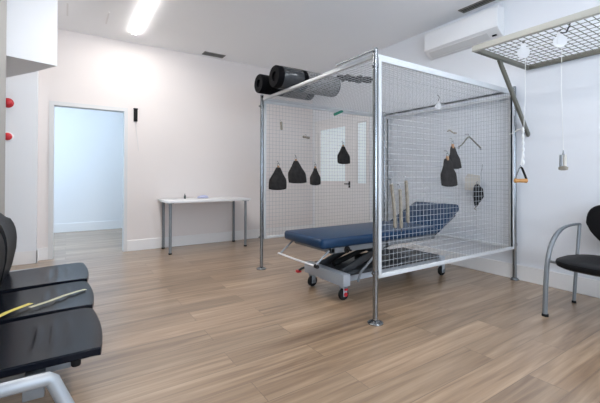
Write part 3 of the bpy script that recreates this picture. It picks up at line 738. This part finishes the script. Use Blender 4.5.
# ------------------------------------------------------------------ beam seating on the left
t = thing('beam_bench', 'three-seat black plastic beam bench with silver frame against left wall', 'bench', (-.1, 2.27, 0))
seats = [(1.505, 2.000), (2.03, 2.515), (2.565, 3.065)]
def seat_shell(bm, y0, y1):
    nx, ny = 44, 14; yc = (y0+y1)/2; hw = (y1-y0)/2
    def P(i, j, top):
        s = i/nx; u = -1+2*j/ny
        x = -.33+.443*s
        w_ = hw*(.94+.06*min(1, s*1.3))
        if s > .86: w_ *= 1-.045*((s-.86)/.14)**2
        xe = x+(.018*(1-u*u) if s > .9 else 0)*(s-.9)/.1
        z = .444+.030*(1-s)**2*-.4+.006*u*u
        z -= .007*max(0, (s-.90)/.10)**2
        for c_ in (.50, .62, .74):               # three shallow curved ribs near the front edge
            d = s-(c_+.045*(1-u*u)); z += (.0042*math.exp(-(d/.018)**2))*(1-min(1, abs(u)*1.4)**2)
        if not top: z -= .034-.004*abs(u)
        return (xe, yc+u*w_, z)
    tp = [[bm.verts.new(P(i, j, True)) for j in range(ny+1)] for i in range(nx+1)]
    bt = [[bm.verts.new(P(i, j, False)) for j in range(ny+1)] for i in range(nx+1)]
    for i in range(nx):
        for j in range(ny):
            bm.faces.new((tp[i][j], tp[i+1][j], tp[i+1][j+1], tp[i][j+1])); bm.faces.new((bt[i][j], bt[i][j+1], bt[i+1][j+1], bt[i+1][j]))
    for i in range(nx):
        bm.faces.new((tp[i][0], bt[i][0], bt[i+1][0], tp[i+1][0])); bm.faces.new((tp[i][ny], tp[i+1][ny], bt[i+1][ny], bt[i][ny]))
    for j in range(ny):
        bm.faces.new((tp[0][j], tp[0][j+1], bt[0][j+1], bt[0][j])); bm.faces.new((tp[nx][j], bt[nx][j], bt[nx][j+1], tp[nx][j+1]))
def pl(z):
    T_ = ((.38, -.338), (.50, -.306), (.60, -.288), (.68, -.284), (.75, -.294), (.82, -.325), (.88, -.375))
    for (a, p), (b, q) in zip(T_, T_[1:]):
        if z <= b: return p+(q-p)*(z-a)/(b-a)
    return T_[-1][1]
def back_shell(bm, y0, y1):
    yc = (y0+y1)/2; hw = (y1-y0)/2-.01; nz, ny = 14, 10
    def P(i, j, fr):
        s = i/nz; u = -1+2*j/ny
        z = .40+.465*s
        w_ = hw*(.80+.20*math.sin(PI*min(1, .10+s*.80)))
        if s > .72: w_ *= 1-.30*((s-.72)/.28)**2
        x = pl(z)+.012*u*u
        if s > .9: z -= .02*u*u
        x += (0 if fr else -.042)
        return (x, yc+u*w_, z)
    a = [[bm.verts.new(P(i, j, True)) for j in range(ny+1)] for i in range(nz+1)]
    b = [[bm.verts.new(P(i, j, False)) for j in range(ny+1)] for i in range(nz+1)]
    for i in range(nz):
        for j in range(ny):
            bm.faces.new((a[i][j], a[i][j+1], a[i+1][j+1], a[i+1][j])); bm.faces.new((b[i][j], b[i+1][j], b[i+1][j+1], b[i][j+1]))
        bm.faces.new((a[i][0], a[i+1][0], b[i+1][0], b[i][0])); bm.faces.new((a[i][ny], b[i][ny], b[i+1][ny], a[i+1][ny]))
    for j in range(ny):
        bm.faces.new((a[0][j], b[0][j], b[0][j+1], a[0][j+1])); bm.faces.new((a[nz][j], a[nz][j+1], b[nz][j+1], b[nz][j]))
for y0, y1 in seats:
    bm = B(); seat_shell(bm, y0, y1); obj('seat', bm, M_black, t, bev=.005)
    bm = B(); back_shell(bm, y0, y1); obj('backrest', bm, M_blacksoft, t, bev=.006)
bm = B(); box(bm, -.115, -.055, 1.46, 3.08, .345, .400, bev=.004); obj('beam', bm, M_steel, t)
for y0, y1 in seats:
    yc = (y0+y1)/2
    bm = B(); box(bm, -.30, .02, yc-.20, yc-.17, .380, .412, bev=.003); obj('seat_bracket', bm, M_steel, t)
    bm = B(); box(bm, -.30, .02, yc+.17, yc+.20, .380, .412, bev=.003); obj('seat_bracket', bm, M_steel, t)
    bm = B(); lathe(bm, [(.014, 0), (.016, .004), (.016, .026)], (.035, yc-.205, .386)); obj('bracket_cap', bm, M_rubber, t)
for y in (1.435, 3.10):
    bm = B(); tube(bm, [(-.44, y, .012), (-.40, y, .400), (-.385, y, .415), (-.042, y, .415), (-.034, y, .408), (.130, y, .012)], .0215, 14)
    lf = obj('leg_frame', bm, M_bright, t)
    for x in (-.44, .130):
        bm = B(); lathe(bm, [(.026, 0), (.026, .01), (.023, .02)], (x, y, 0)); obj('foot', bm, M_rubber, lf)

# warning tape lying over the middle seat
def tape(pts, w_, m, label):
    bm = B(); L0 = []; 
    for i, p in enumerate(pts):
        p = V(p); d = V(pts[min(i+1, len(pts)-1)])-V(pts[max(0, i-1)]); s = V((-d.y, d.x, 0)).normalized()*w_
        L0.append([bm.verts.new(p-s), bm.verts.new(p+s), bm.verts.new(p+s+V((0, 0, .0012))), bm.verts.new(p-s+V((0, 0, .0012)))])
    for a, b in zip(L0, L0[1:]):
        for j in range(4): bm.faces.new((a[j], a[(j+1) % 4], b[(j+1) % 4], b[j]))
    bm.faces.new(L0[0]); bm.faces.new(L0[-1][::-1])
    return one('warning_tape', bm, m, label, 'tape', tuple(pts[0]), 'tape strips on the bench')
tape([(-.30, 1.97, .456), (-.22, 2.10, .456), (-.14, 2.19, .4545)], .013, M_yellow, 'bright yellow end of the tape on the middle bench seat')
tape([(-.14, 2.12, .4555), (-.06, 2.18, .4555), (.0, 2.24, .455), (.06, 2.29, .452), (.095, 2.315, .449)], .011, M_paleyel, 'faded pale tape strip near the front of the middle bench seat')
